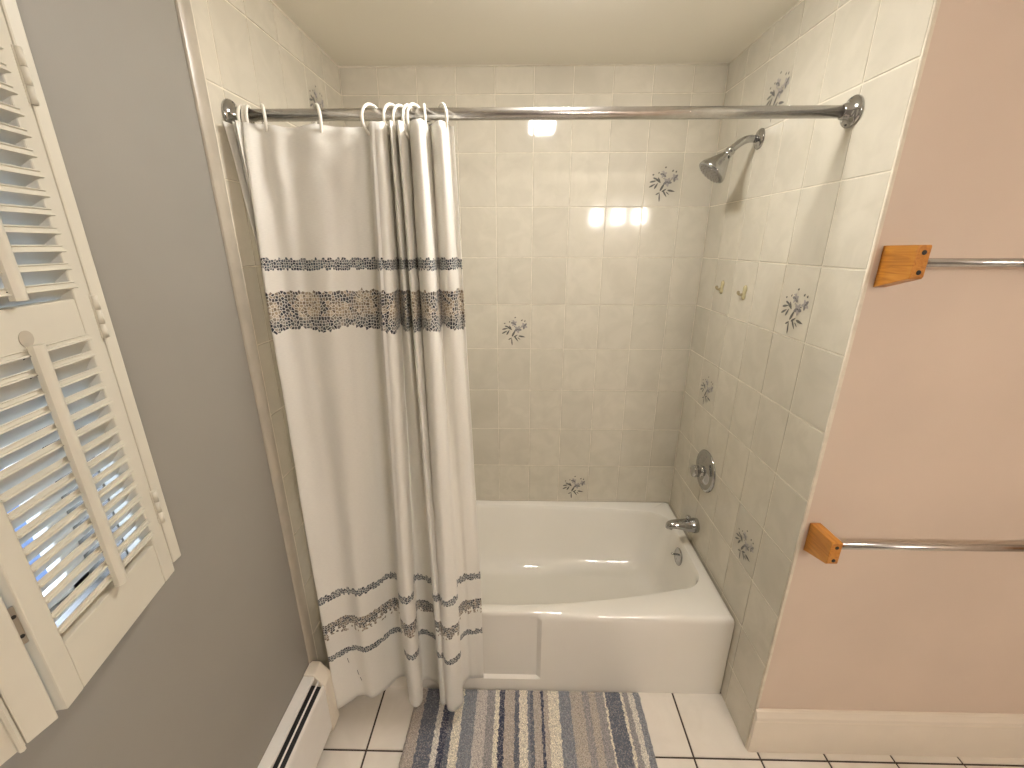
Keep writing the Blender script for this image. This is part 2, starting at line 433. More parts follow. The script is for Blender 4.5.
# ------------------------------------------------------------------ left wall: painted with a window opening, tiled inside the alcove
WY0, WY1, WZ0, WZ1 = -1.755, -1.305, 1.066, 2.06
mb = MB()
T0 = -0.12
mb.box((T0, -0.85, 0), (-0.0022, 0.12, H), 0)
mb.box((T0, WY1, 0), (-0.001, -0.85, H), 5)
mb.box((T0, YB - 0.12, 0), (-0.001, WY0, H), 5)
mb.box((T0, WY0, 0), (-0.001, WY1, WZ0), 5)
mb.box((T0, WY0, WZ1), (-0.001, WY1, H), 5)
ue = [-TW * k for k in range(6)] + [-0.832]
tiles(mb, (0, 0, 0), (0, 1, 0), (0, 0, 1), (1, 0, 0), ue, rows, 1)
sprig(mb, (0, -0.240, 2.105), (0, 1, 0), (0, 0, 1), (1, 0, 0), 2)
struct(mb.build('wall_left', MATS_T + ['paint_left']))
# rounded strip that finishes the tile edge on the left wall
mb = MB()
prof = [(0.0, -0.872), (0.0045, -0.870), (0.0075, -0.864), (0.0085, -0.855), (0.0085, -0.840), (0.0075, -0.8345), (0.0, -0.834)]
mb.prism([(x, y) for x, y in prof], ((0, 0, 0), (1, 0, 0), (0, 1, 0), (0, 0, 1)), H, 0)
mb.tube([(0.0045, -0.832, 0.0), (0.0045, -0.832, H)], 0.0032, 8, 1)
o = shade_angle(mb.build('trim_1', ['bullnose', 'grout'])); struct(o)

# ------------------------------------------------------------------ floor, ceiling, room behind the camera
mb = MB()
mb.box((-0.12, YB - 0.12, -0.1), (XR + 0.12, 0.12, -0.003), 0)
FP = 0.2235
ue = sorted([1.305 + FP * k for k in range(-6, 7)]); ue = [0.0] + [q for q in ue if 0.01 < q < XR] + [XR]
ve = sorted([-0.945 + FP * k for k in range(-8, 5)]); ve = [YB] + [q for q in ve if YB + .01 < q < 0] + [0.0]
tiles(mb, (0, 0, 0), (1, 0, 0), (0, 1, 0), (0, 0, 1), ue, ve, 1, gap=0.0055, h=0.0035, inset=0.0015, wob=0.0001,
      skip=lambda x, y: y > -0.72 or (x > W + 0.1 and y > -0.72))
struct(mb.build('floor', ['floor_grout', 'floor_tile']))
mb = MB(); mb.box((-0.12, YB - 0.12, H), (XR + 0.12, 0.12, H + 0.1)); struct(mb.build('ceiling', 'ceiling'))
mb = MB(); mb.box((XR, YB - 0.12, 0), (XR + 0.12, -D + 0.0035, H)); struct(mb.build('wall_right', 'paint_right'))
mb = MB(); mb.box((-0.001, YB - 0.12, 0), (XR, YB, H)); struct(mb.build('wall_front', 'paint_left'))
# ceiling line bead inside the alcove
mb = MB()
mb.tube([(0.001, -0.83, H - 0.001), (0.001, -0.001, H - 0.001), (W - 0.001, -0.001, H - 0.001), (W - 0.001, -D, H - 0.001)], 0.003, 6, 0)
struct(mb.build('trim_2', 'grout'))
# baseboard under the painted partition
mb = MB()
bp = [(0, 0), (0.015, 0), (0.015, 0.145), (0.013, 0.149), (0.0135, 0.153), (0.0165, 0.158), (0.0165, 0.168), (0.012, 0.176), (0.009, 0.186), (0.004, 0.190), (0, 0.190)]
yb = -D + 0.0035
mb.prism(bp, ((W + 0.004, yb, 0), (0, -1, 0), (0, 0, 1), (1, 0, 0)), XR - W - 0.004, 0)
o = shade_angle(mb.build('baseboard_right', 'trim_white'), 25); struct(o)

# ------------------------------------------------------------------ window behind the shutters
mb = MB()
fx0, fx1 = -0.115, -0.08
for a, b in (((fx0, WY0, WZ0), (fx1, WY0 + 0.035, WZ1)), ((fx0, WY1 - 0.035, WZ0), (fx1, WY1, WZ1)),
             ((fx0, WY0, WZ0), (fx1, WY1, WZ0 + 0.018)), ((fx0, WY0, WZ1 - 0.035), (fx1, WY1, WZ1)),
             ((fx0 + .005, WY0, 1.565), (fx1 - .005, WY1, 1.60))): mb.box(a, b)
wf = struct(mb.build('window_1', 'trim_white', bevel=0.003))
mb = MB(); mb.box((-0.100, WY0 + 0.03, WZ0 + 0.012), (-0.096, WY1 - 0.03, WZ1 - 0.03)); mb.build('window_pane', 'glass', wf)
# hanging strip that carries the shutter hinges
mb = MB()
mb.box((-0.001, -1.303, 1.062), (0.036, -1.2475, 2.13))
mb.box((0.0, -1.2685, 1.067), (0.044, -1.2475, 2.13))
mb.build('hanging_strip', 'shutter', wf, bevel=0.003)
mb = MB(); mb.box((-0.001, -1.80, 1.062), (0.040, -1.765, 2.13)); mb.box((-0.001, -1.80, 2.10), (0.040, -1.268, 2.13)); mb.build('hanging_strip', 'shutter', wf, bevel=0.003)

# ------------------------------------------------------------------ shutter panels
def shutter_panel(label, p0, p1, flip, zb, stile0, stile1, rod_s):
    """p0 = hinge-side lower corner on the room face, p1 = other lower corner on the room face."""
    P0, P1 = Vector((*p0, 0)), Vector((*p1, 0))
    L = (P1 - P0).length; d = (P1 - P0).normalized(); nrm = Vector((d.y, -d.x, 0))
    if nrm.x < 0: nrm = -nrm
    root = thing('shutter_panel', label, 'shutter', (P0.x, P0.y, zb), 0)
    def fr(s, t, z): return d * s + nrm * t + Vector((0, 0, z))      # local to root
    TK = 0.020
    def bar(mb, s0, s1, z0, z1, t0=-TK, t1=0.0):
        P = [fr(s, t, z) for z in (z0, z1) for s, t in ((s0, t0), (s1, t0), (s1, t1), (s0, t1))]
        vs = [mb.bm.verts.new(q) for q in P]
        for idx in ((3, 2, 1, 0), (4, 5, 6, 7), (0, 1, 5, 4), (1, 2, 6, 5), (2, 3, 7, 6), (3, 0, 4, 7)): mb.bm.faces.new([vs[i] for i in idx])
    ZT = 1.03
    mb = MB(); bar(mb, 0, stile0, 0, ZT); mb.build('stile', 'shutter', root, bevel=0.0022)
    mb = MB(); bar(mb, L - stile1, L, 0, ZT); mb.build('stile', 'shutter', root, bevel=0.0022)
    zr = [(0.0, 0.084), (0.466, 0.522), (ZT - 0.07, ZT)]
    for a, b in zr:
        mb = MB(); bar(mb, stile0 + .0004, L - stile1 - .0004, a, b, -TK + .001, -0.0008); mb.build('rail', 'shutter', root, bevel=0.0015)
    rr = random.Random(11)
    for (a, b, base, rod0, rod1) in ((0.084, 0.466, 57, 0.090, 0.474), (0.522, ZT - 0.07, 40, 0.531, ZT - 0.09)):
        n = int(round((b - a) / 0.0247)); pitch = (b - a) / n
        mb = MB()
        for i in range(n):
            zc = a + pitch * (i + 0.5); th = math.radians(base + rr.uniform(-5, 4))
            # cross-section in (t outwards-to-room, z): slat drops away from the room
            fa = -th            # front nose stays upright whatever the tilt of the blade
            prof = [(-0.0245, -0.0012), (-0.0252, 0.0), (-0.0245, 0.0012)]
            nose = [(0.0030, 0.0043), (0.0056, 0.0050), (0.0062, 0.0038), (0.0036, 0.0028), (0.0038, -0.0014), (0.0074, -0.0024), (0.0076, -0.0042), (0.0050, -0.0052), (0.0008, -0.0046)]
            for x, y in nose:
                lean = math.radians(10); x, y = x * math.cos(lean) - y * math.sin(lean), x * math.sin(lean) + y * math.cos(lean)
                prof.append((0.0125 + x * math.cos(fa) - y * math.sin(fa), x * math.sin(fa) + y * math.cos(fa)))
            pr = []
            for x, y in prof:
                t = x * math.cos(th) - y * math.sin(th); z = x * math.sin(th) + y * math.cos(th)
                pr.append((t - 0.010, z + zc))
            r0 = [fr(stile0 - 0.002, t, z) for t, z in pr]; r1 = [fr(L - stile1 + 0.002, t, z) for t, z in pr]
            mb.rings([r0, r1], 0, False)
        shade_angle(mb.build('louver_bank', 'shutter', root), 50)
        mb = MB(); w2 = 0.0085
        prof = [(-w2, 0.0), (-w2, 0.007), (-w2 * .6, 0.011), (0, 0.0125), (w2 * .6, 0.011), (w2, 0.007), (w2, 0.0)]
        mb.rings([[fr(rod_s + x, y + 0.0035, z) for x, y in prof] for z in (rod0, rod1)], 0, False)
        for i in range(n):
            zc = a + pitch * (i + 0.5) + 0.004
            if rod0 < zc < rod1:
                mb.tube([fr(rod_s + w2 * .9, 0.005, zc + .004), fr(rod_s + w2 + .0026, 0.0005, zc + .003), fr(rod_s + w2 + .0012, -0.004, zc)], 0.0009, 5, 1)
        shade_angle(mb.build('tilt_rod', ['shutter', 'dark'], root), 40)
    if True:   # thin darker disc on the middle rail paints in the rod notch's shade
        mb = MB(); c = [fr(rod_s + 0.0105 * math.cos(q), -0.0004, 0.466 + 0.0165 + 0.0105 * math.sin(q)) for q in [2 * math.pi * i / 20 for i in range(20)]]
        c2 = [q + nrm * 0.0007 for q in c]
        mb.rings([c, c2], 0, False); mb.build('rod_notch_shade', 'bullnose', root)
    return root, fr, L
sp1_, fr1, L1 = shutter_panel('cream louvered shutter panel hinged on the strip beside the grey wall, nearest the curtain', (0.0445, -1.2705), (0.099, -1.527), 1, 1.052, 0.031, 0.030, 0.129)
for z in (1.194, 1.542, 1.863):
    mb = MB()
    q0 = Vector((0.0475, -1.2690, z - 1.052)) - Vector((0.0445, -1.2705, 0))
    for k in range(3):
        a = -0.033 + k * 0.0222; b = a + 0.0214
        mb.lathe(q0 + Vector((0, 0, a)), (0, 0, 1), [(0, 0.0032), (0, 0.0042), (b - a, 0.0042), (b - a, 0.0032)], 14)
    mb.box(q0 + Vector((-0.004, -0.006, -0.033)), q0 + Vector((-0.001, 0.006, 0.0335)))
    mb.build('hinge', 'shutter', sp1_)
sp2_, fr2, L2 = shutter_panel('cream louvered shutter panel folded back at the lower left corner', (0.0985, -1.5375), (0.047, -1.757), 1, 1.052, 0.033, 0.030, 0.113)
mb = MB()      # bead along the lapped edge
mb.rings([[fr2(0.036 + x, y, z) for x, y in ((0, -0.001), (0.0, 0.004), (0.003, 0.006), (0.006, 0.004), (0.006, -0.001))] for z in (0.0, 1.03)], 0, False)
mb.build('edge_bead', 'shutter', sp2_)
for z in (1.205, 1.90):
    mb = MB(); zz = z - 1.052
    P = [(-0.0062, zz - 0.028), (0.0, zz - 0.028), (0.0, zz + 0.028), (-0.0062, zz + 0.028)]
    a = [fr2(s - 0.0004, -0.006, q) for s, q in P]; b = [fr2(s - 0.0004, -0.0085, q) for s, q in P]
    mb.rings([a, b], 0, False)
    for q in (-0.016, 0.014):
        mb.lathe(fr2(-0.0032, -0.0062, zz + q), fr2(0, 1, 0), [(0, 0.0028), (0.0008, 0.0025), (0.001, 0.0015)], 10, 1)
    mb.build('hinge', ['brass', 'dark'], sp2_)

# ------------------------------------------------------------------ baseboard heater along the left wall
ht = thing('baseboard_heater', 'white baseboard heater with two dark slots along the left wall', 'heater', (0, -0.862, 0))
HY = -3.0 + 0.862
mb = MB()
def hp(mb, prof, y0, y1, mi=0): mb.prism(prof, ((0, y0, 0), (1, 0, 0), (0, 0, 1), (0, 1, 0)), y1 - y0, mi)
hp(mb, [(0.0005, 0.045), (0.006, 0.045), (0.006, 0.286), (0.036, 0.286), (0.036, 0.2935), (0.0335, 0.298), (0.0005, 0.299)], HY, -0.046)
mb.build('back_cover', 'heater', ht, bevel=0.0008)
mb = MB(); hp(mb, [(0.0452, 0.2775), (0.0488, 0.2738), (0.0498, 0.2755), (0.0462, 0.2795)], HY, -0.046); mb.build('damper_blade', 'heater', ht)
mb = MB(); hp(mb, [(0.058, 0.262), (0.0625, 0.256), (0.0645, 0.248), (0.0645, 0.062), (0.055, 0.056), (0.055, 0.060), (0.0615, 0.064), (0.0615, 0.246), (0.0560, 0.258)], HY, -0.046)
mb.build('front_panel', 'heater', ht, bevel=0.0006)
mb = MB(); hp(mb, [(0.008, 0.07), (0.052, 0.07), (0.052, 0.252), (0.008, 0.262)], HY, -0.05); mb.build('fin_block', 'dark', ht)
mb = MB()
capp = [(0.0005, 0.030), (0.058, 0.030), (0.0675, 0.045), (0.0685, 0.245), (0.0665, 0.256), (0.058, 0.270), (0.045, 0.288), (0.037, 0.3015), (0.032, 0.3035), (0.0005, 0.3035)]
hp(mb, capp, -0.052, 0.0)
mb.build('end_cap', 'heater_cap', ht, bevel=0.003, seg=3)

# ------------------------------------------------------------------ bathtub
def loop(x0, x1, y0, y1, r, z, bowf=0.0, bowb=0.0, xc=0.62, ns=26, nc=8, brk=None):
    P = []
    def lin(a, b, n): return [a + (b - a) * i / n for i in range(n)]
    xs = lin(x0 + r, x1 - r, ns)
    if brk is not None and x0 + r < brk < x1 - r:
        k = min(range(ns), key=lambda i: abs(xs[i] - brk)); xs[k] = brk - 0.008; xs[k + 1] = brk + 0.008
    for x in xs: P.append([x, y0 + bowf * ((x - xc) / 0.76) ** 2, z])
    e = y0 + bowf * ((x1 - r - xc) / 0.76) ** 2
    for i in range(nc):
        a = -math.pi / 2 + math.pi / 2 * i / nc; P.append([x1 - r + r * math.cos(a), e + r + r * math.sin(a), z])
    t = y1 - bowb * ((x1 - r - xc) / 0.76) ** 2
    for y in lin(e + r, t - r, ns): P.append([x1, y, z])
    for i in range(nc):
        a = math.pi / 2 * i / nc; P.append([x1 - r + r * math.cos(a), t - r + r * math.sin(a), z])
    for x in lin(x1 - r, x0 + r, ns): P.append([x, y1 - bowb * ((x - xc) / 0.76) ** 2, z])
    t0 = y1 - bowb * ((x0 + r - xc) / 0.76) ** 2
    for i in range(nc):
        a = math.pi / 2 + math.pi / 2 * i / nc; P.append([x0 + r + r * math.cos(a), t0 - r + r * math.sin(a), z])
    e0 = y0 + bowf * ((x0 + r - xc) / 0.76) ** 2
    for y in lin(t0 - r, e0 + r, ns): P.append([x0, y, z])
    for i in range(nc):
        a = math.pi + math.pi / 2 * i / nc; P.append([x0 + r + r * math.cos(a), e0 + r + r * math.sin(a), z])
    return P
BRK = 0.785
TX0, TX1, TY0, TY1 = 0.002, W - 0.0015, -0.728, -0.0015
mb = MB(); lps = []
def recess(P, amt):
    for q in P[:26]:
        if q[0] < BRK - 0.001: q[1] += amt
    return P
for z, ins, rc in ((0.0, 0, 0), (0.058, 0, 0), (0.066, 0, 0.013), (0.30, 0, 0.013), (0.345, 0, 0.013), (0.3555, 0.0012, 0.0105), (0.364, 0.0045, 0.0075), (0.3700, 0.010, 0.004), (0.373, 0.018, 0.0)):
    r = 0.006 + ins * 0.5
    lps.append(recess(loop(TX0 + ins, TX1 - ins, TY0 + ins, TY1 - ins * 0.3, r, z, brk=BRK), rc))
for z, dx0, x1, y0, y1, r in ((0.3735, 0.085, 1.447, -0.686, -0.034, 0.10), (0.3715, 0.092, 1.443, -0.680, -0.040, 0.10), (0.364, 0.098, 1.440, -0.675, -0.045, 0.10), (0.350, 0.105, 1.437, -0.671, -0.050, 0.10),
                              (0.25, 0.165, 1.424, -0.655, -0.070, 0.11), (0.15, 0.235, 1.405, -0.638, -0.098, 0.12), (0.11, 0.27, 1.388, -0.625, -0.116, 0.12), (0.085, 0.30, 1.37, -0.608, -0.135, 0.12), (0.07, 0.34, 1.345, -0.585, -0.158, 0.12), (0.062, 0.40, 1.30, -0.545, -0.195, 0.11), (0.060, 0.55, 1.2, -0.45, -0.29, 0.06)):
    f = max(0.2, (z - 0.06) / 0.31)
    lps.append(loop(dx0, x1, y0, y1, r, z, bowf=0.100 * f, bowb=0.050 * f))
mb.rings([[Vector(q) for q in l] for l in lps], 0, True, False, True)
tub = shade_angle(mb.build('bathtub', 'tub'), 32)
tag(tub, 'white enamel bathtub with recessed apron filling the tiled alcove', 'bathtub')
# overflow plate with trip lever and drain
mb = MB()
mb.lathe((1.432, -0.33, 0.306), (-1, 0, 0.10), [(0, 0.038), (0.004, 0.039), (0.007, 0.035), (0.0085, 0.020), (0.009, 0.0)], 32)
ov = mb.build('overflow_plate', 'chrome', tub)
mb = MB(); mb.tube([(1.426, -0.33, 0.318), (1.404, -0.33, 0.320), (1.398, -0.33, 0.322)], [0.0045, 0.004, 0.0055], 10); mb.lathe((1.424, -0.33, 0.292), (-1, 0, 0.1), [(0, 0.005), (0.003, 0.004), (0.0032, 0)], 10)
mb.build('trip_lever', 'chrome', ov)
mb = MB(); mb.lathe((1.20, -0.37, 0.0605), (0, 0, 1), [(0, 0.03), (0.003, 0.03), (0.004, 0.024), (0.002, 0.0)], 24); mb.build('drain', 'chrome', tub)

# ------------------------------------------------------------------ tub spout, valve, shower head
XW = W - 0.0006
sp_ = thing('tub_spout', 'chrome tub spout with diverter knob on the tiled right wall', 'faucet', (XW, -0.33, 0.475))
mb = MB(); rs = []
for k, (x, zc, ry, rz) in enumerate(((0, -0.002, 0.026, 0.030), (-0.005, -0.002, 0.0275, 0.0315), (-0.016, -0.002, 0.0275, 0.0315), (-0.022, -0.001, 0.0255, 0.029), (-0.05, 0.001, 0.0235, 0.0245), (-0.080, 0.003, 0.0215, 0.0195), (-0.103, 0.003, 0.020, 0.016), (-0.117, -0.001, 0.0175, 0.0145), (-0.125, -0.006, 0.013, 0.0115), (-0.128, -0.010, 0.006, 0.006))):
    ry *= 1.12; rz *= 1.12
    rs.append([Vector((x * 1.06, ry * math.cos(t), zc + rz * math.sin(t) - (0.0 if math.sin(t) > -0.3 else -0.002))) for t in [2 * math.pi * i / 28 for i in range(28)]])
mb.rings(rs); shade_angle(mb.build('spout_body', 'chrome', sp_), 60)
mb = MB(); mb.lathe((-0.046, 0, 0.024), (0.1, 0, 1), [(0, 0.004), (0.010, 0.0045), (0.012, 0.011), (0.018, 0.0125), (0.023, 0.010), (0.025, 0.0)], 18); mb.build('diverter_knob', 'chrome', sp_)
mb = MB(); mb.lathe((-0.114, 0, -0.008), (-0.25, 0, -1), [(0, 0.011), (0.010, 0.0115), (0.0105, 0.009), (0.006, 0.0)], 18); mb.build('outlet', 'chrome', sp_)

va = thing('shower_valve', 'round chrome valve plate with knob on the tiled right wall above the spout', 'faucet', (XW, -0.33, 0.745))
mb = MB(); mb.lathe((0, 0, 0), (-1, 0, 0), [(0, 0.089), (0.003, 0.090), (0.007, 0.086), (0.010, 0.076), (0.008, 0.066), (0.009, 0.056), (0.016, 0.042), (0.020, 0.030), (0.021, 0.0)], 48)
mb.lathe((-0.007, 0, -0.066), (-1, 0, 0), [(0, 0.004), (0.003, 0.003), (0.0032, 0)], 10); mb.lathe((-0.007, 0, 0.066), (-1, 0, 0), [(0, 0.004), (0.003, 0.003), (0.0032, 0)], 10)
mb.build('escutcheon', 'chrome', va)
mb = MB(); mb.lathe((-0.012, 0, 0), (-1, 0, 0), [(0, 0.026), (0.014, 0.024), (0.016, 0.015), (0.022, 0.014)], 28); mb.build('stem', 'chrome', va)
mb = MB(); n = 30; rs = []
for h, r in ((0.030, 0.014), (0.032, 0.022), (0.036, 0.025), (0.052, 0.026), (0.057, 0.023), (0.060, 0.012), (0.0605, 0.0005)):
    rs.append([Vector((-h, r * (1 + 0.05 * math.cos(8 * 2 * math.pi * i / n) * (1 if r > 0.02 else 0)) * math.cos(2 * math.pi * i / n), r * (1 + 0.05 * math.cos(8 * 2 * math.pi * i / n) * (1 if r > 0.02 else 0)) * math.sin(2 * math.pi * i / n))) for i in range(n)])
mb.rings(rs); mb.build('knob', 'chrome', va)

sh = thing('wall_shower', 'chrome shower head on a bent arm below the curtain rod', 'shower head', (XW, -0.33, 1.978))
mb = MB(); mb.lathe((0, 0, 0), (-1, 0, 0), [(0, 0.031), (0.002, 0.0315), (0.006, 0.028), (0.010, 0.018), (0.012, 0.011)], 36); mb.build('flange', 'chrome', sh)
mb = MB()
arm = [(-0.004, 0, 0)]
for i in range(11):
    t = i / 10; arm.append((-0.028 - 0.062 * t, 0, 0.001 - 0.036 * t ** 1.8))
mb.tube(arm, 0.0118, 16); mb.build('arm', 'chrome', sh)
hd = Vector((-0.075, 0, -0.090)).normalized(); ho = Vector((-0.086, 0, -0.030))
mb = MB(); mb.lathe(ho, hd, [(0, 0.0122), (0.004, 0.0155), (0.010, 0.0155), (0.012, 0.013), (0.015, 0.013), (0.018, 0.016), (0.024, 0.015), (0.026, 0.012)], 24); mb.build('swivel_collar', 'chrome', sh)
mb = MB(); hb = mb.lathe(ho + hd * 0.022, hd, [(0, 0.013), (0.004, 0.018), (0.014, 0.022), (0.026, 0.029), (0.040, 0.0375), (0.052, 0.0445), (0.060, 0.0485), (0.066, 0.050), (0.070, 0.0495), (0.072, 0.047)], 40); bell = mb.build('bell', 'chrome', sh)
mb = MB(); mb.lathe(ho + hd * 0.0935, hd, [(0, 0.0465), (0.0015, 0.045), (0.003, 0.034), (0.003, 0.0)], 36, 1)
q = hd.to_track_quat('Z', 'Y')
for rr_, nn in ((0.038, 18), (0.027, 13), (0.015, 8)):
    for i in range(nn):
        a = 2 * math.pi * i / nn
        mb.lathe(ho + hd * 0.0955 + q @ Vector((rr_ * math.cos(a), rr_ * math.sin(a), 0)), hd, [(0, 0.0024), (0.0022, 0.0016), (0.0023, 0.0)], 8, 0)
mb.build('face_plate', ['chrome', 'nozzle'], sh)

# ------------------------------------------------------------------ tile hooks
def hook(y, z, label):
    t = thing('adhesive_hook', label, 'hook', (XW, y, z), 0)
    mb = MB()
    for (dy, dz, r, sy) in ((-0.006, 0.012, 0.0135, 0.85), (-0.003, -0.013, 0.0125, 0.85), (-0.004, 0.0, 0.011, 0.9)):
        rs = []
        for h, k in ((0, 1.0), (0.002, 1.0), (0.0045, 0.85), (0.006, 0.5), (0.0063, 0.02)):
            rs.append([Vector((-h, dy + r * sy * k * math.cos(a), dz + r * k * math.sin(a))) for a in [2 * math.pi * i / 18 for i in range(18)]])
        mb.rings(rs)
    mb.build('backplate', 'hook', t)
    mb = MB(); mb.tube([(-0.004, 0.0, -0.006), (-0.009, 0.003, -0.009), (-0.014, 0.006, -0.007), (-0.0165, 0.008, -0.002), (-0.0165, 0.008, 0.003), (-0.0165, 0.008, 0.005)], [0.0045, 0.0045, 0.0045, 0.0055, 0.0045, 0.001], 10)
    mb.build('prong', 'hook_dark', t)
    return t
hook(-0.221, 1.491, 'small yellowish plastic hook on the tiles, the one nearer the back corner')
hook(-0.395, 1.489, 'small yellowish plastic hook on the tiles, the one nearer the printed flowers')

# ------------------------------------------------------------------ curtain rod
RY, RZ, RR = -0.752, 1.947, 0.0135
rod = thing('curtain_rod', 'chrome shower curtain rod spanning the tub alcove under the ceiling', 'curtain rod', (0, RY, RZ))
mb = MB(); mb.lathe((0.004, 0, 0), (1, 0, 0), [(0, RR), (W - 0.008, RR)], 40); mb.build('pole', 'steel', rod)
for x, sx_ in ((0.0006, 1), (W - 0.0006, -1)):
    mb = MB(); mb.lathe((x, 0, 0), (sx_, 0, 0), [(0, 0.034), (0.004, 0.0345), (0.008, 0.032), (0.012, 0.026), (0.016, 0.0185), (0.026, 0.0165), (0.028, 0.0138)], 40)
    for dz in (-0.0245, 0.0245):
        mb.lathe((x + sx_ * 0.0085, 0, dz), (sx_, 0, 0), [(0, 0.0055), (0.0028, 0.005), (0.0035, 0.003), (0.0030, 0.0)], 12, 1)
    mb.build('flange', ['chrome', 'dark'], rod)

# ------------------------------------------------------------------ shower curtain
# each row: plan point at the top edge, plan point at the lower bands
CC = [((0.016, -0.812), (0.120, -0.780)), ((0.020, -0.748), (0.095, -0.775)), ((0.030, -0.800), (0.112, -0.792)), ((0.031, -0.748), (0.088, -0.796)),
      ((0.044, -0.806), (0.100, -0.812)), ((0.045, -0.775), (0.076, -0.826)), ((0.054, -0.796), (0.068, -0.868)), ((0.084, -0.772), (0.104, -0.842)),
      ((0.118, -0.778), (0.125, -0.826)), ((0.150, -0.766), (0.147, -0.822)), ((0.212, -0.774), (0.182, -0.829)), ((0.250, -0.764), (0.218, -0.802)), ((0.290, -0.766), (0.258, -0.752)),
      ((0.335, -0.756), (0.290, -0.758)), ((0.352, -0.790), (0.316, -0.832)), ((0.370, -0.800), (0.346, -0.858)), ((0.384, -0.790), (0.364, -0.832)), ((0.386, -0.735), (0.350, -0.762)),
      ((0.396, -0.785), (0.378, -0.758)), ((0.404, -0.798), (0.404, -0.770)), ((0.408, -0.738), (0.421, -0.792)), ((0.417, -0.792), (0.428, -0.836)), ((0.428, -0.790), (0.441, -0.848)),
      ((0.432, -0.740), (0.451, -0.842)), ((0.440, -0.772), (0.462, -0.862)), ((0.458, -0.808), (0.484, -0.867)), ((0.478, -0.806), (0.509, -0.838)), ((0.484, -0.745), (0.499, -0.786)),
      ((0.494, -0.776), (0.517, -0.756)), ((0.512, -0.796), (0.533, -0.754)), ((0.526, -0.790), (0.550, -0.750)), ((0.532, -0.752), (0.565, -0.748)), ((0.544, -0.758), (0.576, -0.746))]
def cr(p0, p1, p2, p3, t):
    return 0.5 * ((2 * p1) + (-p0 + p2) * t + (2 * p0 - 5 * p1 + 4 * p2 - p3) * t * t + (-p0 + 3 * p1 - 3 * p2 + p3) * t ** 3)
def plan(which):
    P = [Vector((*c[which], 0)) for c in CC]; out_ = []
    for i in range(len(P) - 1):
        a = P[max(i - 1, 0)]; b = P[i]; c = P[i + 1]; d_ = P[min(i + 2, len(P) - 1)]
        for k in range(7): out_.append(cr(a, b, c, d_, k / 7))
    out_.append(P[-1]); return out_
PT, PB = plan(0), plan(1)
NC = len(PT); ZTOP, ZBOT = 1.924, 0.088
arc = [0.0]
for i in range(1, NC): arc.append(arc[-1] + 0.5 * ((PT[i] - PT[i - 1]).length + (PB[i] - PB[i - 1]).length) * 1.15)
RINGX = [0.009, 0.023, 0.037, 0.082, 0.213, 0.348, 0.397, 0.418, 0.437, 0.452, 0.474, 0.515]
RINGX[0] = 0.034; RINGX[1] = 0.041; RINGX[2] = 0.049
bm = bmesh.new(); uvl = bm.loops.layers.uv.new('UVMap')
NZ = 96; G = []
for j in range(NZ + 1):
    z = ZTOP + (ZBOT - ZTOP) * j / NZ
    t = (ZTOP - z) / (ZTOP - 0.56)
    row = []
    for i in range(NC):
        p = PT[i].lerp(PB[i], min(t, 1.0)) if t <= 1 else PB[i] + (PB[i] - PT[i]) * (t - 1) * 0.12
        near = min(abs(PT[i].x - rx) for rx in RINGX)
        sag = 0.007 * min(1.0, near / 0.05) * max(0.0, 1 - t * 1.0) ** 6
        n1 = noise.noise(Vector((arc[i] * 9, z * 3.2, 1.7))); n2 = noise.noise(Vector((arc[i] * 26, z * 11, 5.1)))
        amp = 0.004 + 0.004 * max(0, 1 - t * 2.5)
        ty = min(t, 1.0) ** 0.55
        if t <= 1: p = Vector((p.x, PT[i].y + (PB[i].y - PT[i].y) * (min(t, 1.0) if PT[i].x > 0.36 else ty), 0))
        y = p.y + n1 * amp + n2 * 0.0012
        x = p.x + n2 * 0.0008
        # small sharp creases near the rings on the flat panel
        if t < 0.25 and 0.06 < PT[i].x < 0.34:
            cz = noise.noise(Vector((PT[i].x * 14 + z * 6, z * 9 - PT[i].x * 8, 9.0)))
            y += -abs(cz) * 0.012 * (1 - t / 0.25)
        if z < 0.40: y = min(y, TY0 - 0.010)
        row.append((x, y, z - sag))
    G.append(row)
VV = [[bm.verts.new(q) for q in row] for row in G]
for j in range(NZ):
    for i in range(NC - 1):
        f = bm.faces.new((VV[j + 1][i], VV[j + 1][i + 1], VV[j][i + 1], VV[j][i])); f.smooth = True
        for l, (jj, ii) in zip(f.loops, ((j + 1, i), (j + 1, i + 1), (j, i + 1), (j, i))):
            l[uvl].uv = (arc[ii], ZTOP + (ZBOT - ZTOP) * jj / NZ)
me = bpy.data.meshes.new('shower_curtain'); bm.to_mesh(me); bm.free(); me.materials.append(M['curtain'])
cur = bpy.data.objects.new('shower_curtain', me); COL.objects.link(cur)
md = cur.modifiers.new('cloth', 'SOLIDIFY'); md.thickness = 0.0009; md.offset = 0
tag(cur, 'cream shower curtain with pebble-patterned bands bunched at the left of the tub', 'shower curtain')
# stitched bottom hem fold
mb = MB()
hem = []
for i in range(NC):
    hem.append(i)
def cpt(i, z):
    j = (ZTOP - z) / (ZTOP - ZBOT) * NZ; j0 = max(0, min(NZ - 1, int(j))); f_ = j - j0
    return Vector(G[j0][i]).lerp(Vector(G[j0 + 1][i]), f_)
# a few loose dark threads below the lowest band
for s_i, z0, z1 in ((52, 0.285, 0.262), (60, 0.215, 0.192), (62, 0.180, 0.165)):
    mb = MB(); mb.tube([cpt(s_i, z0) + Vector((0, -0.0012, 0)), cpt(s_i, (z0 + z1) / 2) + Vector((0.002, -0.0018, 0)), cpt(s_i + 1, z1) + Vector((0, -0.0012, 0))], 0.0008, 5)
    mb.build('loose_thread', 'thread', cur)

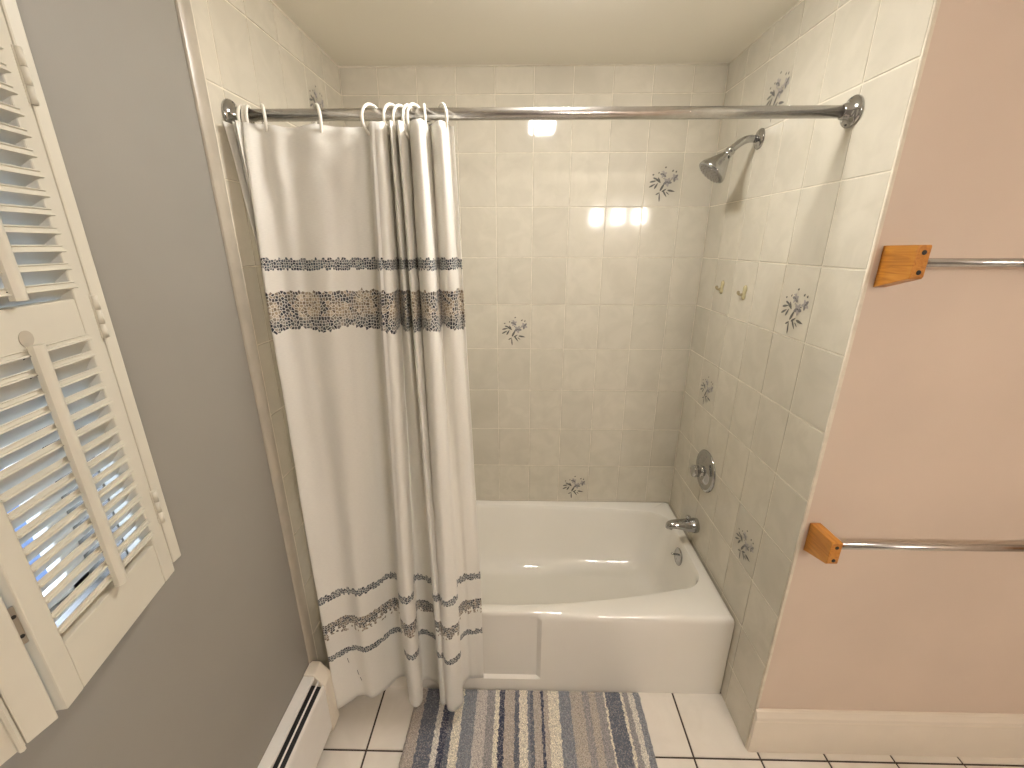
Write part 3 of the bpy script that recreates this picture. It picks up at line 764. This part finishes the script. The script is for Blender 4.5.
# ------------------------------------------------------------------ curtain rings
where = ['leftmost of the twelve, touching the rod flange', 'second from the left rod flange', 'third from the left rod flange', 'fourth from the left flange, at the start of the flat cloth',
         'alone in the middle of the flat cloth', 'at the right end of the flat cloth where the folds begin', 'second over the bunched folds', 'third over the bunched folds',
         'fourth over the bunched folds', 'fifth over the bunched folds', 'sixth over the bunched folds', 'rightmost of all, at the open curtain edge']
def ring_mesh():
    mb = MB(); pts = []
    for i in range(30):
        a = 2 * math.pi * i / 30
        pts.append((0.0, 0.034 * math.sin(a), -0.0335 + 0.0355 * math.cos(a) + (0.002 if math.cos(a) < 0 else 0)))
    mb.tube(pts, 0.0036, 9, closed=True)
    mb.box((-0.003, 0.0185, -0.063), (0.003, 0.0245, -0.053))
    return mb
ring0 = None
ztop_ring = RZ + RR + 0.001
tilts = (10, 14, 16, 32, 34, -27, -26, -22, -14, -24, 12, 30)
for i, rx in enumerate(RINGX):
    if ring0 is None:
        o = ring0 = ring_mesh().build('curtain_ring', 'plastic', bevel=0)
        shade_angle(o, 60)
    else:
        o = ring0.copy(); COL.objects.link(o)
    o.location = (rx, RY - 0.002, ztop_ring + 0.0012 + (0.0022 if abs(tilts[i]) >= 24 else 0.0)); o.rotation_euler = (math.radians(R.uniform(-3, 3)), 0, math.radians(tilts[i]))
    tag(o, 'ivory plastic curtain ring, ' + where[i], 'curtain ring', 'curtain rings on the rod')

# ------------------------------------------------------------------ towel bars on the painted wall
def towel_bar(label, ztop, x, length):
    PY = -D + 0.0035
    t = thing('towel_bar', label, 'towel bar', (x, PY, ztop))
    zb = -0.0345
    for bx in (0.0, length):
        mb = MB()
        side = [(0.0, 0.0), (-0.086, 0.002), (-0.088, 0.0), (-0.088, -0.062), (-0.085, -0.066), (0.0, -0.0915)]
        mb.prism(side, ((bx, 0, 0), (0, 1, 0), (0, 0, 1), (1, 0, 0)), 0.0285)
        b = mb.build('bracket', 'wood', t, bevel=0.0022)
        for dz in (-0.013, -0.053):
            mb = MB(); mb.lathe((bx + 0.0155, -0.0878, dz), (0, -1, 0), [(0, 0.0052), (0.0012, 0.0048), (0.0016, 0.003), (0.0008, 0.0)], 14)
            mb.build('screw', 'dark', b)
    mb = MB(); mb.lathe((0.0285, -0.052, zb), (1, 0, 0), [(0, 0.0092), (length - 0.0285, 0.0092)], 28); mb.build('bar', 'steel', t)
    return t
towel_bar('steel towel bar on orange wood blocks, the upper one on the pinkish wall', 1.647, 1.517, 0.70)
towel_bar('steel towel bar on orange wood blocks, the lower one above the baseboard', 0.917, 1.5145, 0.70)

# ------------------------------------------------------------------ rug
rx0, rx1, ry0, ry1 = 0.312, 1.174, -1.34, -0.733
bm = bmesh.new(); NX, NY = 280, 200; VV = []
for j in range(NY + 1):
    row = []
    for i in range(NX + 1):
        u = i / NX; v = j / NY
        x = (rx1 - rx0) * u; y = (ry1 - ry0) * v
        # left edge flares a little toward the room, edges wander
        k = (1 - v)
        x += (1 - u) * (0.008 * (1 - k * 2.27) if k < .44 else 0.0) * 1.0
        ed = min(u, 1 - u, v, 1 - v); e = min(1.0, ed / 0.012)
        edn = noise.noise(Vector((x * 60, y * 60, 3))) * 0.0035
        if u in (0.0, 1.0): x += edn
        if v in (0.0, 1.0): y += edn
        z = 0.003 + 0.011 * math.sqrt(e) + (noise.noise(Vector((x * 190, y * 190, 0))) * 0.0045 + noise.noise(Vector((x * 420, y * 420, 4))) * 0.002) * e
        row.append(bm.verts.new((x, y, max(z, 0.0015) if ed > 0 else 0.001)))
    VV.append(row)
for j in range(NY):
    for i in range(NX): bm.faces.new((VV[j][i], VV[j][i + 1], VV[j + 1][i + 1], VV[j + 1][i])).smooth = True
me = bpy.data.meshes.new('bath_rug'); bm.to_mesh(me); bm.free(); me.materials.append(M['rug'])
rug = bpy.data.objects.new('bath_rug', me); COL.objects.link(rug); rug.location = (rx0, ry0, 0)
tag(rug, 'striped chenille bath rug in blue, grey and cream on the floor by the tub', 'rug')

# ------------------------------------------------------------------ lamps
cl = thing('ceiling_light', 'small rectangular lit ceiling lamp just in front of the tub alcove', 'ceiling light', (0.82, -0.795, H))
def slab(mb, prof):
    rs = []
    for z, hx, hy, r in prof:
        q = []
        for cx, cy, a0 in ((hx - r, hy - r, 0), (r - hx, hy - r, 90), (r - hx, r - hy, 180), (hx - r, r - hy, 270)):
            for k in range(5):
                a = math.radians(a0 + 22.5 * k); q.append(Vector((cx + r * math.cos(a), cy + r * math.sin(a), z)))
        rs.append(q)
    mb.rings(rs, 0, True)
mb = MB(); slab(mb, [(0, 0.078, 0.108, 0.02), (-0.010, 0.078, 0.108, 0.02), (-0.014, 0.074, 0.104, 0.02)]); mb.build('base_plate', 'trim_white', cl)
mb = MB(); slab(mb, [(-0.0135, 0.066, 0.096, 0.016), (-0.030, 0.066, 0.096, 0.016), (-0.037, 0.062, 0.092, 0.014), (-0.040, 0.054, 0.084, 0.01)]); mb.build('lamp_glass', 'lamp', cl)
vl = thing('vanity_light', 'three-lamp vanity light on the wall behind the camera', 'wall light', (1.76, YB, 1.95))
mb = MB(); mb.box((-0.36, 0.0, -0.05), (0.36, 0.025, 0.05)); mb.build('backplate', 'chrome', vl, bevel=0.004)
for x in (-0.23, 0.0, 0.23):
    mb = MB(); mb.tube([(x, 0.02, 0.02), (x, 0.09, 0.03)], 0.012, 12); mb.build('arm', 'chrome', vl)
    mb = MB(); mb.prism([(-0.055, -0.085), (0.055, -0.085), (0.048, 0.055), (-0.048, 0.055)], ((x, 0.055, 0), (1, 0, 0), (0, 0, 1), (0, 1, 0)), 0.11); mb.build('lamp_shade', 'lamp_vanity', vl, bevel=0.008)
